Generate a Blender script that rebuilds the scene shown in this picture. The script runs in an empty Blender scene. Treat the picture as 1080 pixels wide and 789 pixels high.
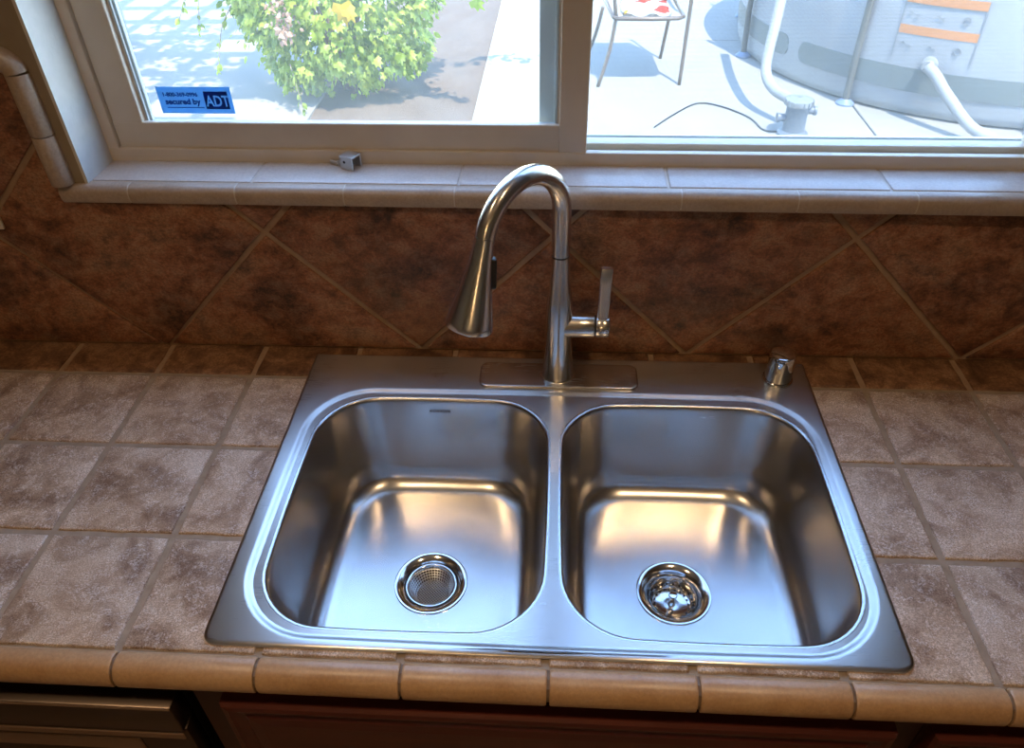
import bpy, bmesh, math, random
from mathutils import Vector, Matrix, noise
random.seed(7)
sc = bpy.context.scene
C = sc.collection
PI = math.pi

# ------------------------------------------------------------------ camera, sky, sun, exposure
cam = bpy.data.objects.new('camera', bpy.data.cameras.new('camera'))
C.objects.link(cam)
cam.location = (-0.0033, -1.03255, 0.82721)
cam.rotation_euler = (0.877080, 0.018265, 0.055058)
cam.data.sensor_width = 36.0
cam.data.lens = 805.93 / 1080 * 36
cam.data.clip_start = 0.02
sc.camera = cam

SUN_DIR = Vector((0.24, -0.45, 1.0)).normalized()          # towards the sun
SUN_EL = math.asin(SUN_DIR.z)
world = bpy.data.worlds.new('world'); sc.world = world
world.use_nodes = True
wn = world.node_tree.nodes; wl = world.node_tree.links
wn.clear()
sky = wn.new('ShaderNodeTexSky'); sky.sky_type = 'NISHITA'
sky.sun_disc = False
sky.sun_elevation = SUN_EL
sky.sun_rotation = math.atan2(SUN_DIR.x, SUN_DIR.y)
sky.altitude = 100; sky.air_density = 1.0; sky.dust_density = 0.1; sky.ozone_density = 3.0
bg = wn.new('ShaderNodeBackground'); bg.inputs['Strength'].default_value = 1.0
wo = wn.new('ShaderNodeOutputWorld')
wl.new(sky.outputs[0], bg.inputs[0]); wl.new(bg.outputs[0], wo.inputs[0])

sun = bpy.data.objects.new('sun', bpy.data.lights.new('sun', 'SUN'))
C.objects.link(sun)
sun.data.energy = 6.8
sun.data.color = (1.0, 0.91, 0.78)
sun.data.angle = math.radians(0.6)
sun.rotation_euler = SUN_DIR.to_track_quat('Z', 'Y').to_euler()
sun.location = (3, -4, 9)

LAMP_WATT = 11.0                                            # each recessed can (warm)
sc.view_settings.view_transform = 'Standard'
sc.view_settings.look = 'None'
sc.view_settings.gamma = 1.0
sc.view_settings.use_curve_mapping = False
sc.view_settings.exposure = 1.2

# ------------------------------------------------------------------ helpers
def obj(name, bm, mat=None, parent=None, smooth=None):
    me = bpy.data.meshes.new(name)
    bmesh.ops.recalc_face_normals(bm, faces=bm.faces[:])
    bm.to_mesh(me); bm.free()
    if smooth is not None:
        if smooth >= 179:
            me.polygons.foreach_set('use_smooth', [True] * len(me.polygons))
        else:
            me.shade_smooth() if hasattr(me, 'shade_smooth') else None
            try: me.set_sharp_from_angle(angle=math.radians(smooth))
            except Exception: pass
    if mat: me.materials.append(mat)
    o = bpy.data.objects.new(name, me); C.objects.link(o)
    if parent: o.parent = parent
    return o
def tag(o, label=None, cat=None, group=None, kind=None):
    if label: o['label'] = label
    if cat: o['category'] = cat
    if group: o['group'] = group
    if kind: o['kind'] = kind
    return o
def thing(name, label, cat, loc=(0, 0, 0), rz=0, group=None, kind=None):
    o = bpy.data.objects.new(name, None); C.objects.link(o)
    o.location = loc; o.rotation_euler = (0, 0, rz); o.empty_display_size = 0.05
    return tag(o, label, cat, group, kind)
def shared(name, me, parent, loc=(0, 0, 0), rot=(0, 0, 0)):
    o = bpy.data.objects.new(name, me); C.objects.link(o)
    o.parent = parent; o.location = loc; o.rotation_euler = rot
    return o
def box(bm, x0, x1, y0, y1, z0, z1, bev=0, seg=1):
    r = bmesh.ops.create_cube(bm, size=1)
    vs = r['verts']
    for v in vs:
        v.co = Vector((x0 + (v.co.x + .5) * (x1 - x0), y0 + (v.co.y + .5) * (y1 - y0), z0 + (v.co.z + .5) * (z1 - z0)))
    if bev:
        es = list({e for v in vs for e in v.link_edges})
        bmesh.ops.bevel(bm, geom=es, offset=bev, segments=seg, affect='EDGES', profile=.5)
    return bm
def bxm(*a, **k):
    return box(bmesh.new(), *a, **k)
def rings(bm, loops, closed=True, cap0=False, cap1=False):
    """loft a list of loops (equal point counts)"""
    L = [[bm.verts.new(p) for p in lp] for lp in loops]
    n = len(L[0])
    for a, b in zip(L, L[1:]):
        for i in range(n if closed else n - 1):
            j = (i + 1) % n
            try: bm.faces.new((a[i], a[j], b[j], b[i]))
            except ValueError: pass
    if cap0: bm.faces.new(list(reversed(L[0])))
    if cap1: bm.faces.new(L[-1])
    return L
def lathe(bm, prof, c=(0, 0, 0), n=40, cap0=False, cap1=False, M=None):
    loops = []
    for r, z in prof:
        lp = []
        for i in range(n):
            a = 2 * PI * i / n
            v = Vector((r * math.cos(a), r * math.sin(a), z))
            if M: v = M @ v
            lp.append(v + Vector(c))
        loops.append(lp)
    rings(bm, loops, True, cap0, cap1)
    return bm
def tube(bm, pts, rad, n=12, caps=True):
    pts = [Vector(p) for p in pts]
    if not hasattr(rad, '__len__'): rad = [rad] * len(pts)
    t0 = (pts[1] - pts[0]).normalized()
    u = t0.orthogonal().normalized()
    loops = []
    for i, p in enumerate(pts):
        if i == 0: t = t0
        elif i == len(pts) - 1: t = (pts[i] - pts[i - 1]).normalized()
        else: t = ((pts[i + 1] - p).normalized() + (p - pts[i - 1]).normalized()).normalized()
        u = (u - t * u.dot(t)).normalized(); w = t.cross(u)
        loops.append([p + rad[i] * (u * math.cos(2 * PI * k / n) + w * math.sin(2 * PI * k / n)) for k in range(n)])
    rings(bm, loops, True, caps, caps)
    return bm
def spline(pts, n=8):
    pts = [Vector(p) for p in pts]; out = []
    P = [2 * pts[0] - pts[1]] + pts + [2 * pts[-1] - pts[-2]]
    for i in range(1, len(P) - 2):
        for k in range(n):
            t = k / n
            a, b, c, d = P[i - 1], P[i], P[i + 1], P[i + 2]
            out.append(.5 * ((2 * b) + (c - a) * t + (2 * a - 5 * b + 4 * c - d) * t * t + (3 * b - a - 3 * c + d) * t ** 3))
    out.append(pts[-1]); return out
def rr(cx, cy, hx, hy, r, z, n=10, side=8, bow=0.0, rb=None):
    """rounded rectangle loop with slightly bowed sides"""
    out = []
    cs = [(1, 1, 0), (-1, 1, 90), (-1, -1, 180), (1, -1, 270)]
    r0 = r
    for k, (sx, sy, a0) in enumerate(cs):
        r = rb if (rb is not None and sy > 0) else r0
        ox, oy = sx * (hx - r), sy * (hy - r)
        for i in range(n + 1):
            a = math.radians(a0 + 90 * i / n)
            out.append((ox + r * math.cos(a), oy + r * math.sin(a)))
        nx, ny, na = cs[(k + 1) % 4]
        p = out[-1]; a = math.radians(na); r = rb if (rb is not None and ny > 0) else r0
        q = (nx * (hx - r) + r * math.cos(a), ny * (hy - r) + r * math.sin(a))
        for i in range(1, side):
            t = i / side
            out.append((p[0] + (q[0] - p[0]) * t, p[1] + (q[1] - p[1]) * t))
    res = []
    for x, y in out:
        fx = 1 + bow * (1 - (y / hy) ** 2) / hx
        fy = 1 + bow * (1 - (x / hx) ** 2) / hy
        res.append(Vector((cx + x * fx, cy + y * fy, z)))
    return res
def area2(p): return sum(p[i][0] * p[(i + 1) % len(p)][1] - p[(i + 1) % len(p)][0] * p[i][1] for i in range(len(p)))
def offset_poly(p, d):
    """inset a counter-clockwise simple polygon by d (mitred)"""
    n = len(p); out = []
    for i in range(n):
        a, b, c = Vector(p[i - 1]), Vector(p[i]), Vector(p[(i + 1) % n])
        e1 = (b - a).normalized(); e2 = (c - b).normalized()
        n1 = Vector((-e1.y, e1.x)); n2 = Vector((-e2.y, e2.x))
        m = n1 + n2
        if m.length < 1e-6: m = n1
        m = m.normalized(); k = d / max(.35, m.dot(n1))
        out.append((b.x + m.x * k, b.y + m.y * k))
    return out
def clip_poly(p, axis, val, keep_less):
    out = []
    for i in range(len(p)):
        a, b = p[i], p[(i + 1) % len(p)]
        ia = (a[axis] <= val) == keep_less or a[axis] == val
        ib = (b[axis] <= val) == keep_less or b[axis] == val
        if ia: out.append(a)
        if ia != ib:
            t = (val - a[axis]) / (b[axis] - a[axis])
            out.append((a[0] + (b[0] - a[0]) * t, a[1] + (b[1] - a[1]) * t))
    return out
def clean(p):
    out = []
    for q in p:
        if not out or (Vector(q) - Vector(out[-1])).length > 1e-4: out.append(q)
    if len(out) > 1 and (Vector(out[0]) - Vector(out[-1])).length < 1e-4: out.pop()
    return out
def prism(poly, h0, h1, ch, to3, step=None, jit=0.0):
    """a tile: polygon with chamfered top edge, optional ragged outline; to3 maps (u, v, h) to a point"""
    poly = clean(poly)
    if area2(poly) < 0: poly = poly[::-1]
    if step:
        q = []
        for i in range(len(poly)):
            a, b = Vector(poly[i]), Vector(poly[(i + 1) % len(poly)])
            n = max(1, int((b - a).length / step))
            for k in range(n):
                v = a.lerp(b, k / n)
                if k: v = v + Vector((random.uniform(-jit, jit), random.uniform(-jit, jit)))
                q.append((v.x, v.y))
        poly = q
    bm = bmesh.new()
    i1 = offset_poly(poly, ch * .45); i2 = offset_poly(poly, ch * 1.25)
    rings(bm, [[to3(u, v, h0) for u, v in poly], [to3(u, v, h1 - ch * .9) for u, v in poly],
               [to3(u, v, h1 - ch * .25) for u, v in i1], [to3(u, v, h1) for u, v in i2]], True, True, True)
    return bm
def sweep_x(prof, x0, x1, bev=0.0):
    """a closed (y, z) profile swept along x, ends slightly rounded"""
    bm = bmesh.new()
    c = Vector((sum(p[0] for p in prof) / len(prof), sum(p[1] for p in prof) / len(prof)))
    def lp(x, s): return [Vector((x, c.x + (p[0] - c.x) * s, c.y + (p[1] - c.y) * s)) for p in prof]
    if bev: L = [lp(x0, .93), lp(x0 + bev * .4, .98), lp(x0 + bev, 1), lp(x1 - bev, 1), lp(x1 - bev * .4, .98), lp(x1, .93)]
    else: L = [lp(x0, 1), lp(x1, 1)]
    rings(bm, L, True, True, True)
    return bm
def text_mesh(name, body, size, mat, parent, loc, rot, ext=0.0002, bold=0.0, sx=1.0, align='LEFT'):
    cu = bpy.data.curves.new(name, 'FONT'); cu.body = body; cu.size = size; cu.extrude = ext; cu.offset = bold
    cu.align_x = align; cu.resolution_u = 3
    t = bpy.data.objects.new(name + '_curve', cu); C.objects.link(t)
    dg = bpy.context.evaluated_depsgraph_get()
    me = bpy.data.meshes.new_from_object(t.evaluated_get(dg)); me.name = name
    bpy.data.objects.remove(t); bpy.data.curves.remove(cu)
    me.materials.clear(); me.materials.append(mat)
    o = bpy.data.objects.new(name, me); C.objects.link(o); o.parent = parent
    o.location = loc; o.rotation_euler = rot; o.scale = (sx, 1, 1)
    return o

# ------------------------------------------------------------------ materials
class Mat:
    def __init__(s, name):
        s.m = bpy.data.materials.new(name); s.m.use_nodes = True
        s.n = s.m.node_tree.nodes; s.l = s.m.node_tree.links
        s.b = s.n['Principled BSDF']; s.o = s.n['Material Output']
        s.tc = None
    def coord(s, scale=(1, 1, 1), kind='Object', rnd=False):
        if not s.tc: s.tc = s.n.new('ShaderNodeTexCoord')
        mp = s.n.new('ShaderNodeMapping'); mp.inputs['Scale'].default_value = scale
        s.l.new(s.tc.outputs[kind], mp.inputs['Vector'])
        if rnd:
            oi = s.n.new('ShaderNodeObjectInfo'); mu = s.n.new('ShaderNodeMath'); mu.operation = 'MULTIPLY'; mu.inputs[1].default_value = 37.0
            s.l.new(oi.outputs['Random'], mu.inputs[0])
            cx = s.n.new('ShaderNodeCombineXYZ')
            for i in range(3): s.l.new(mu.outputs[0], cx.inputs[i])
            s.l.new(cx.outputs[0], mp.inputs['Location'])
        return mp.outputs[0]
    def noise(s, co, scale, detail=4, rough=.55, dist=0):
        t = s.n.new('ShaderNodeTexNoise'); t.inputs['Scale'].default_value = scale
        t.inputs['Detail'].default_value = detail; t.inputs['Roughness'].default_value = rough; t.inputs['Distortion'].default_value = dist
        if co: s.l.new(co, t.inputs['Vector'])
        return t.outputs['Fac']
    def ramp(s, fac, stops):
        r = s.n.new('ShaderNodeValToRGB'); e = r.color_ramp.elements
        while len(e) < len(stops): e.new(.5)
        for i, (p, c) in enumerate(stops):
            e[i].position = p; e[i].color = (*c, 1) if len(c) == 3 else c
        s.l.new(fac, r.inputs[0]); return r.outputs[0]
    def mix(s, fac, a, b, mode='MIX'):
        m = s.n.new('ShaderNodeMix'); m.data_type = 'RGBA'; m.blend_type = mode
        for v, k in ((fac, 0), (a, 6), (b, 7)):
            if isinstance(v, (int, float)): m.inputs[k].default_value = v
            elif isinstance(v, tuple): m.inputs[k].default_value = (*v, 1)
            else: s.l.new(v, m.inputs[k])
        return m.outputs[2]
    def bump(s, h, strength=.3, dist=.002):
        b = s.n.new('ShaderNodeBump'); b.inputs['Strength'].default_value = strength; b.inputs['Distance'].default_value = dist
        s.l.new(h, b.inputs['Height']); s.l.new(b.outputs[0], s.b.inputs['Normal']); return b
    def set(s, **k):
        for a, v in k.items():
            i = s.b.inputs[a.replace('_', ' ')]
            if hasattr(v, 'links') or hasattr(v, 'is_linked'): s.l.new(v, i)
            elif isinstance(v, tuple): i.default_value = (*v, 1)
            else: i.default_value = v
        return s
def plain(name, col, rough=.5, metal=0.0, **k):
    m = Mat(name); m.set(Base_Color=col, Roughness=rough, Metallic=metal, **k); return m.m
def noisy(name, c1, c2, scale, rough=.6, bump=0, dist=.002, rnd=False, stretch=(1, 1, 1)):
    m = Mat(name); co = m.coord(stretch, rnd=rnd); f = m.noise(co, scale, 5)
    m.set(Base_Color=m.ramp(f, [(.3, c1), (.7, c2)]), Roughness=rough)
    if bump: m.bump(m.noise(co, scale * 3, 6), bump, dist)
    return m.m

def tile_counter():
    m = Mat('counter_tile'); co = m.coord(rnd=True)
    a = m.noise(co, 14, 6, .65, .6); b = m.noise(co, 55, 8, .75, .8); c = m.noise(co, 260, 3, .7)
    col = m.ramp(a, [(.34, (.19, .118, .072)), (.45, (.315, .222, .148)), (.54, (.43, .33, .24)), (.66, (.53, .44, .35))])
    w = m.ramp(b, [(.47, (0, 0, 0)), (.58, (1, 1, 1))])
    c3 = m.ramp(c, [(.44, (0, 0, 0)), (.56, (1, 1, 1))])
    speck = m.mix(1.0, w, c3, 'MULTIPLY')
    k = m.n.new('ShaderNodeMath'); k.operation = 'MULTIPLY'; k.inputs[1].default_value = .38; m.l.new(speck, k.inputs[0])
    col = m.mix(k.outputs[0], col, (.72, .69, .67))
    g2 = m.noise(co, 520, 4, .8); col = m.mix(.75, col, m.ramp(g2, [(.36, (.55, .49, .45)), (.52, (1.28, 1.25, 1.22)), (.66, (2.0, 2.0, 2.05))]), 'MULTIPLY')
    m.set(Base_Color=col, Roughness=m.ramp(b, [(.35, (.34,) * 3), (.65, (.56,) * 3)]), Specular_IOR_Level=.6)
    h = m.mix(.6, b, g2); m.bump(h, .7, .0016)
    return m.m
def tile_splash():
    m = Mat('backsplash_tile'); co = m.coord((1, 1, 1.25), rnd=True)
    a = m.noise(co, 8, 8, .70, .35); b = m.noise(co, 30, 9, .78, .25); c = m.noise(co, 220, 4, .75)
    col = m.ramp(a, [(.38, (.045, .024, .018)), (.45, (.16, .064, .034)), (.52, (.31, .125, .058)), (.59, (.36, .19, .10)), (.67, (.13, .09, .066))])
    col2 = m.ramp(b, [(.41, (.045, .022, .016)), (.50, (.27, .108, .052)), (.58, (.36, .21, .125))])
    col = m.mix(.45, col, col2)
    v = m.ramp(b, [(.63, (0, 0, 0)), (.67, (1, 1, 1))])
    k = m.n.new('ShaderNodeMath'); k.operation = 'MULTIPLY'; k.inputs[1].default_value = .35; m.l.new(v, k.inputs[0])
    col = m.mix(k.outputs[0], col, (.36, .27, .18))
    col = m.mix(.6, col, m.ramp(c, [(.38, (.45, .40, .38)), (.52, (1, 1, 1)), (.68, (1.5, 1.45, 1.4))]), 'MULTIPLY')
    m.set(Base_Color=col, Roughness=.42)
    m.bump(m.mix(.5, b, c), .55, .002)
    return m.m
def tile_cap(name, c1, c2, rough=.38):
    m = Mat(name); co = m.coord(rnd=True)
    a = m.noise(co, 18, 6, .6); b = m.noise(co, 240, 4, .7)
    col = m.ramp(a, [(.3, c1), (.7, c2)])
    col = m.mix(.22, col, m.ramp(b, [(.35, tuple(x * .55 for x in c1)), (.65, tuple(min(1, x * 1.2) for x in c2))]))
    m.set(Base_Color=col, Roughness=rough); m.bump(b, .25, .0007)
    return m.m
def brushed(name, col=(.60, .595, .585), rough=.27, aniso=.6, axis=(1, 0, 0), stretch=(3, 160, 160), amt=.05):
    m = Mat(name); co = m.coord(stretch); f = m.noise(co, 6, 3, .6)
    co2 = m.coord((1, 1, 1)); g = m.noise(co2, 9, 4, .6)
    r = m.n.new('ShaderNodeMapRange'); r.inputs[1].default_value = .3; r.inputs[2].default_value = .7
    r.inputs[3].default_value = rough - amt; r.inputs[4].default_value = rough + amt
    m.l.new(m.mix(.5, f, g), r.inputs[0])
    m.set(Base_Color=col, Metallic=1.0, Roughness=r.outputs[0], Anisotropic=aniso)
    if aniso and axis:
        cx = m.n.new('ShaderNodeCombineXYZ')
        for i in range(3): cx.inputs[i].default_value = axis[i]
        m.l.new(cx.outputs[0], m.b.inputs['Tangent'])
    return m.m

M_TILE = tile_counter(); M_SPLASH = tile_splash()
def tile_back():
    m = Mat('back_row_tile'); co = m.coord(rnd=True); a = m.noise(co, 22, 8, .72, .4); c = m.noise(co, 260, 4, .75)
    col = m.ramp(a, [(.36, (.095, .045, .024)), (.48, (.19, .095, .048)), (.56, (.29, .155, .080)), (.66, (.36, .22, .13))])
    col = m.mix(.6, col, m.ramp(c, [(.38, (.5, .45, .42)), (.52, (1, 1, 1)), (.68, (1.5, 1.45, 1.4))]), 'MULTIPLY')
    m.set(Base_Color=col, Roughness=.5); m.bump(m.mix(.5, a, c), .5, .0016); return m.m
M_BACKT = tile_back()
M_CAP = tile_cap('edge_tile', (.40, .225, .105), (.56, .36, .20), .33)
M_SILLT = tile_cap('sill_tile', (.52, .47, .43), (.62, .57, .53), .30)
M_SILLN = tile_cap('sill_nose_tile', (.36, .275, .205), (.48, .38, .295), .36)
M_GROUT = noisy('grout', (.27, .205, .145), (.36, .285, .21), 60, .9, .5, .001)
M_GROUTL = noisy('pale_grout', (.52, .47, .41), (.60, .55, .49), 60, .9)
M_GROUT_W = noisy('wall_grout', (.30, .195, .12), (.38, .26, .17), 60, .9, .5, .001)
M_STEEL = brushed('brushed_steel_deck', rough=.29, aniso=.75, axis=(0, 1, 0), stretch=(4, 300, 300), amt=.03)
M_BOWL = brushed('satin_steel_bowl', col=(.56, .55, .54), rough=.25, aniso=.45, axis=(0, .6, .8), stretch=(6, 220, 220), amt=.025)
M_NICKEL = brushed('brushed_nickel', col=(.74, .72, .69), rough=.22, aniso=.4, axis=(.12, .22, 1), stretch=(160, 160, 3), amt=.03)
M_NICKEL2 = brushed('brushed_nickel_plate', col=(.60, .59, .58), rough=.25, aniso=.6, axis=(0, 1, 0))
M_CHROME = plain('chrome', (.72, .71, .70), .06, 1.0)
M_DRAIN = plain('polished_steel', (.66, .655, .65), .12, 1.0)
M_MESH = plain('wire_mesh', (.78, .78, .78), .33, 1.0)
M_CUP = plain('dark_steel', (.10, .085, .07), .4, .8)  # darker, rougher steel for the inner drain sleeve
M_BLACK = plain('black_rubber', (.012, .012, .013), .4)
M_DARK = plain('dark_gap', (.01, .008, .007), .8)
M_PAINT = noisy('tan_wall_paint', (.27, .215, .145), (.30, .24, .165), 40, .75, .15, .0008)
M_PAINT_LIT = noisy('sky_lit_paint', (.60, .585, .54), (.65, .63, .585), 60, .7, .35, .0012)  # the wall's tan paint made paler: sky light on the reveal put into colour
M_CEIL = plain('ceiling_paint', (.62, .58, .52), .8)
M_FLOOR = noisy('floor_tile', (.22, .15, .10), (.32, .23, .16), 5, .5)
M_VINYL = noisy('almond_vinyl', (.60, .525, .43), (.66, .585, .485), 12, .42)
M_SPACER = plain('glazing_spacer', (.42, .47, .50), .35, .3)
M_ALU = plain('mill_aluminium', (.62, .62, .60), .35, .9)
M_PLATE = plain('almond_plastic', (.62, .54, .42), .4)
M_WOOD = noisy('cherry_wood', (.060, .012, .008), (.10, .020, .012), 6, .32, rnd=True, stretch=(1, 14, 14))
M_WOODD = noisy('dark_cherry_frame', (.035, .012, .009), (.055, .018, .012), 6, .4, stretch=(14, 14, 1))
M_DISH = brushed('dishwasher_steel', col=(.17, .135, .115), rough=.38, aniso=.4, amt=.04)
M_DISH2 = plain('dishwasher_trim', (.34, .22, .15), .4, .6)

def glass_mat(name, tint, dirt):
    m = Mat(name); n, l = m.n, m.l
    n.remove(m.b)
    tr = n.new('ShaderNodeBsdfTransparent'); tr.inputs[0].default_value = (*tint, 1)
    gl = n.new('ShaderNodeBsdfGlossy'); gl.inputs['Roughness'].default_value = .02
    fr = n.new('ShaderNodeFresnel'); fr.inputs['IOR'].default_value = 1.35
    ge = n.new('ShaderNodeNewGeometry'); one = n.new('ShaderNodeMath'); one.operation = 'SUBTRACT'; one.inputs[0].default_value = 1.0; l.new(ge.outputs['Backfacing'], one.inputs[1])
    ff = n.new('ShaderNodeMath'); ff.operation = 'MULTIPLY'; l.new(fr.outputs[0], ff.inputs[0]); l.new(one.outputs[0], ff.inputs[1])     # only the outer faces of the pane reflect
    m1 = n.new('ShaderNodeMixShader'); l.new(ff.outputs[0], m1.inputs[0]); l.new(tr.outputs[0], m1.inputs[1]); l.new(gl.outputs[0], m1.inputs[2])
    df = n.new('ShaderNodeBsdfTranslucent'); df.inputs[0].default_value = (.75, .78, .75, 1)
    co = m.coord(); f = m.noise(co, 5, 5, .6, 1.0)
    r = n.new('ShaderNodeMapRange'); r.inputs[1].default_value = .25; r.inputs[2].default_value = .75; r.inputs[3].default_value = dirt * .5; r.inputs[4].default_value = dirt * 1.5
    l.new(f, r.inputs[0])
    m2 = n.new('ShaderNodeMixShader'); l.new(r.outputs[0], m2.inputs[0]); l.new(m1.outputs[0], m2.inputs[1]); l.new(df.outputs[0], m2.inputs[2])
    l.new(m2.outputs[0], m.o.inputs['Surface'])
    return m.m
M_GLASS = glass_mat('window_glass', (.95, .955, .935), .04)
M_GLASS2 = glass_mat('window_glass_clear', (.93, .96, .96), .03)
def screen_mat():
    m = Mat('insect_screen'); n, l = m.n, m.l
    tr = n.new('ShaderNodeBsdfTransparent')
    mx = n.new('ShaderNodeMixShader')
    co = m.coord()
    def wave(d, sc_):
        w = n.new('ShaderNodeTexWave'); w.wave_type = 'BANDS'; w.bands_direction = d; w.inputs['Scale'].default_value = sc_
        l.new(co, w.inputs['Vector']); return w.outputs['Fac']
    ws = m.mix(1.0, m.ramp(wave('X', 180), [(.62, (0, 0, 0)), (.9, (1, 1, 1))]), m.ramp(wave('Z', 180), [(.62, (0, 0, 0)), (.9, (1, 1, 1))]), 'LIGHTEN')
    k = n.new('ShaderNodeMath'); k.operation = 'MULTIPLY'; k.inputs[1].default_value = .32; l.new(ws, k.inputs[0])
    m.set(Base_Color=(.62, .64, .66), Roughness=.6)
    l.new(k.outputs[0], mx.inputs[0]); l.new(tr.outputs[0], mx.inputs[1]); l.new(m.b.outputs[0], mx.inputs[2])
    l.new(mx.outputs[0], m.o.inputs['Surface'])
    return m.m
M_SCREEN = screen_mat()

# ================================================================== THE ROOM
YW = 0.028                      # wall face
FLOOR, CEIL = -0.91, 1.75
WX0, WX1, WZ0, WZ1 = -0.732, 0.785, 0.283, 1.56      # opening
o = obj('floor', bxm(-2.6, 2.6, -3.6, .2, FLOOR - .1, FLOOR), M_FLOOR); tag(o, 'brown tiled kitchen floor', 'floor', kind='structure')
o = obj('ceiling', bxm(-2.7, 2.7, -3.7, .26, CEIL, CEIL + .12), M_CEIL); tag(o, 'plain painted kitchen ceiling', 'ceiling', kind='structure')
for nm, a in (('wall_left', (-2.7, -2.6, -3.7, .2)), ('wall_right', (2.6, 2.7, -3.7, .2)), ('wall_front', (-2.6, 2.6, -3.7, -3.6))):
    o = obj(nm, bxm(*a, FLOOR - .1, CEIL), M_PAINT); tag(o, 'tan painted kitchen wall', 'wall', kind='structure')
bm = bmesh.new()
box(bm, -2.6, WX0, YW, .21, FLOOR, CEIL); box(bm, WX1, 2.6, YW, .21, FLOOR, CEIL)
box(bm, WX0, WX1, YW, .21, FLOOR, WZ0); box(bm, WX0, WX1, YW, .21, WZ1, CEIL)
wall = obj('wall_back', bm, M_PAINT); tag(wall, 'tan wall around the window, tiled below', 'wall', kind='structure')
# painted plaster reveal of the window opening
bm = bmesh.new(); box(bm, WX0 - .001, WX0 + .004, YW - .0005, .205, WZ0, WZ1); obj('reveal_plaster', bm, M_PAINT_LIT, wall)
bm = bmesh.new(); box(bm, WX1 - .004, WX1 + .001, YW - .0005, .205, WZ0, WZ1); obj('reveal_plaster', bm, M_PAINT_LIT, wall)
bm = bmesh.new(); box(bm, WX0, WX1, YW - .0005, .205, WZ1 - .004, WZ1 + .001); obj('reveal_plaster', bm, M_PAINT_LIT, wall)

# backsplash: diamond tiles on a grout bed
TX0, TXT, TZT, TX1 = -1.45, -0.768, 0.487, 1.30
bm = bmesh.new(); box(bm, TX0, TX1, YW - .003, YW + .002, -.01, WZ0 + .001); box(bm, TX0, TXT, YW - .003, YW + .002, WZ0, TZT)
obj('grout_bed', bm, M_GROUT_W, wall)
HD = .2305; PX = -.006; G = .0046
def dia_poly(cx, cz): return [(cx, cz - HD), (cx + HD, cz), (cx, cz + HD), (cx - HD, cz)]
def wall3(u, v, h): return Vector((u, YW - h, v))
def add_splash(poly):
    poly = clean(poly)
    if len(poly) < 3 or abs(area2(poly)) < .0006: return
    if area2(poly) < 0: poly = poly[::-1]
    obj('backsplash_tile', prism(poly, 0, .0075 + random.uniform(-.0006, .0006), .0022, wall3, .03, .0007), M_SPLASH, wall, 40)
for i in range(-7, 8):
    for j in range(-1, 4):
        if (i + j) % 2: continue
        cx, cz = PX + i * HD, HD * j
        p = offset_poly(dia_poly(cx, cz), G)
        if abs(cx - (PX - 3 * HD)) < .01 and j == 1: pass
        lo = clip_poly(clip_poly(clip_poly(p, 1, .004, False), 0, TX0, False), 0, TX1, True) if p else []
        if not lo: continue
        low = clean(clip_poly(lo, 1, WZ0 - .001, True)) if lo else []
        up = clean(clip_poly(clip_poly(lo, 0, TXT, True), 1, TZT, True)) if lo else []
        if j == 1 and abs(i + 3) < .5:
            # the tile that wraps the sill corner
            d = dia_poly(cx, cz); L_, B_, R_, T_ = d[3], d[0], d[1], d[2]
            poly = [(B_[0] - .0046, .004), (B_[0] + .0046, .004), (R_[0] - .0066, R_[1]), (R_[0] - (WZ0 - R_[1]) - .006, WZ0 - .001), (TXT, WZ0 - .001),
                    (TXT, L_[1] + (TXT - L_[0]) - .0066), (L_[0] + .0066, L_[1])]
            add_splash(poly); continue
        if cx + HD < TXT + .02 or (cx < TXT and j >= 2): add_splash(up)
        else: add_splash(low)

# vertical rounded trim beside the window, turning left at the top of the tiling
TRX, TRR = -.7655, .0175
segs = [(.311, .388), (.3895, .478)]
trim = thing('trim_1', 'tan rounded tile trim climbing beside the window and turning left', 'trim', (TRX, YW, .31), kind='structure')
for a, b in segs:
    bm = bmesh.new(); tube(bm, [(0, -.003, a - .31), (0, -.003, a - .31 + .0015), (0, -.003, b - .31 - .0015), (0, -.003, b - .31)], [TRR * .94, TRR, TRR, TRR * .94], 20)
    obj('trim_piece', bm, M_SILLN, trim, 40)
bm = bmesh.new()
pts = [(-.035 + .035 * math.cos(math.radians(t)), -.003, .1695 + .021 * math.sin(math.radians(t)) ) for t in range(0, 91, 9)]
tube(bm, pts, [TRR] * len(pts), 20); obj('trim_corner', bm, M_SILLN, trim, 40)
for k in range(4):
    bm = bmesh.new(); tube(bm, [(-.037 - k * .17, -.003, .1905), (-.205 - k * .17, -.003, .1905)], TRR, 20); obj('trim_piece', bm, M_SILLN, trim, 40)

# tiled window sill with a rounded nose
sill = thing('trim_2', 'tiled window sill with a rounded tan nose', 'sill', (0, YW, .31), -.011, kind='structure')
bm = bmesh.new(); box(bm, WX0 - .035, WX1 + .03, .001, .098, -.028, -.0018); obj('grout_bed', bm, M_GROUTL, sill)
xs = [WX0 + .001, -.474, -.153, .1625, .485, WX1 - .001]
for a, b in zip(xs, xs[1:]):
    obj('sill_tile', prism([(a + .0022, .004), (b - .0022, .004), (b - .0022, .090), (a + .0022, .090)], -.006, 0, .0011, lambda u, v, h: Vector((u, v, h)), .04, .0003), M_SILLT, sill, 40)
prof = [(.0025, -.001)] + [(.0025 - .0125 * .3, 0)] + [(-.0085 - .0135 * math.sin(t), -.0135 + .0135 * math.cos(t)) for t in [k * PI / 16 for k in range(1, 9)]] + [(-.0215, -.021), (-.019, -.0275), (-.012, -.029), (.0025, -.029)]
nx = [WX0 - .042] + [-.663 + k * .1687 for k in range(9)]
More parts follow.
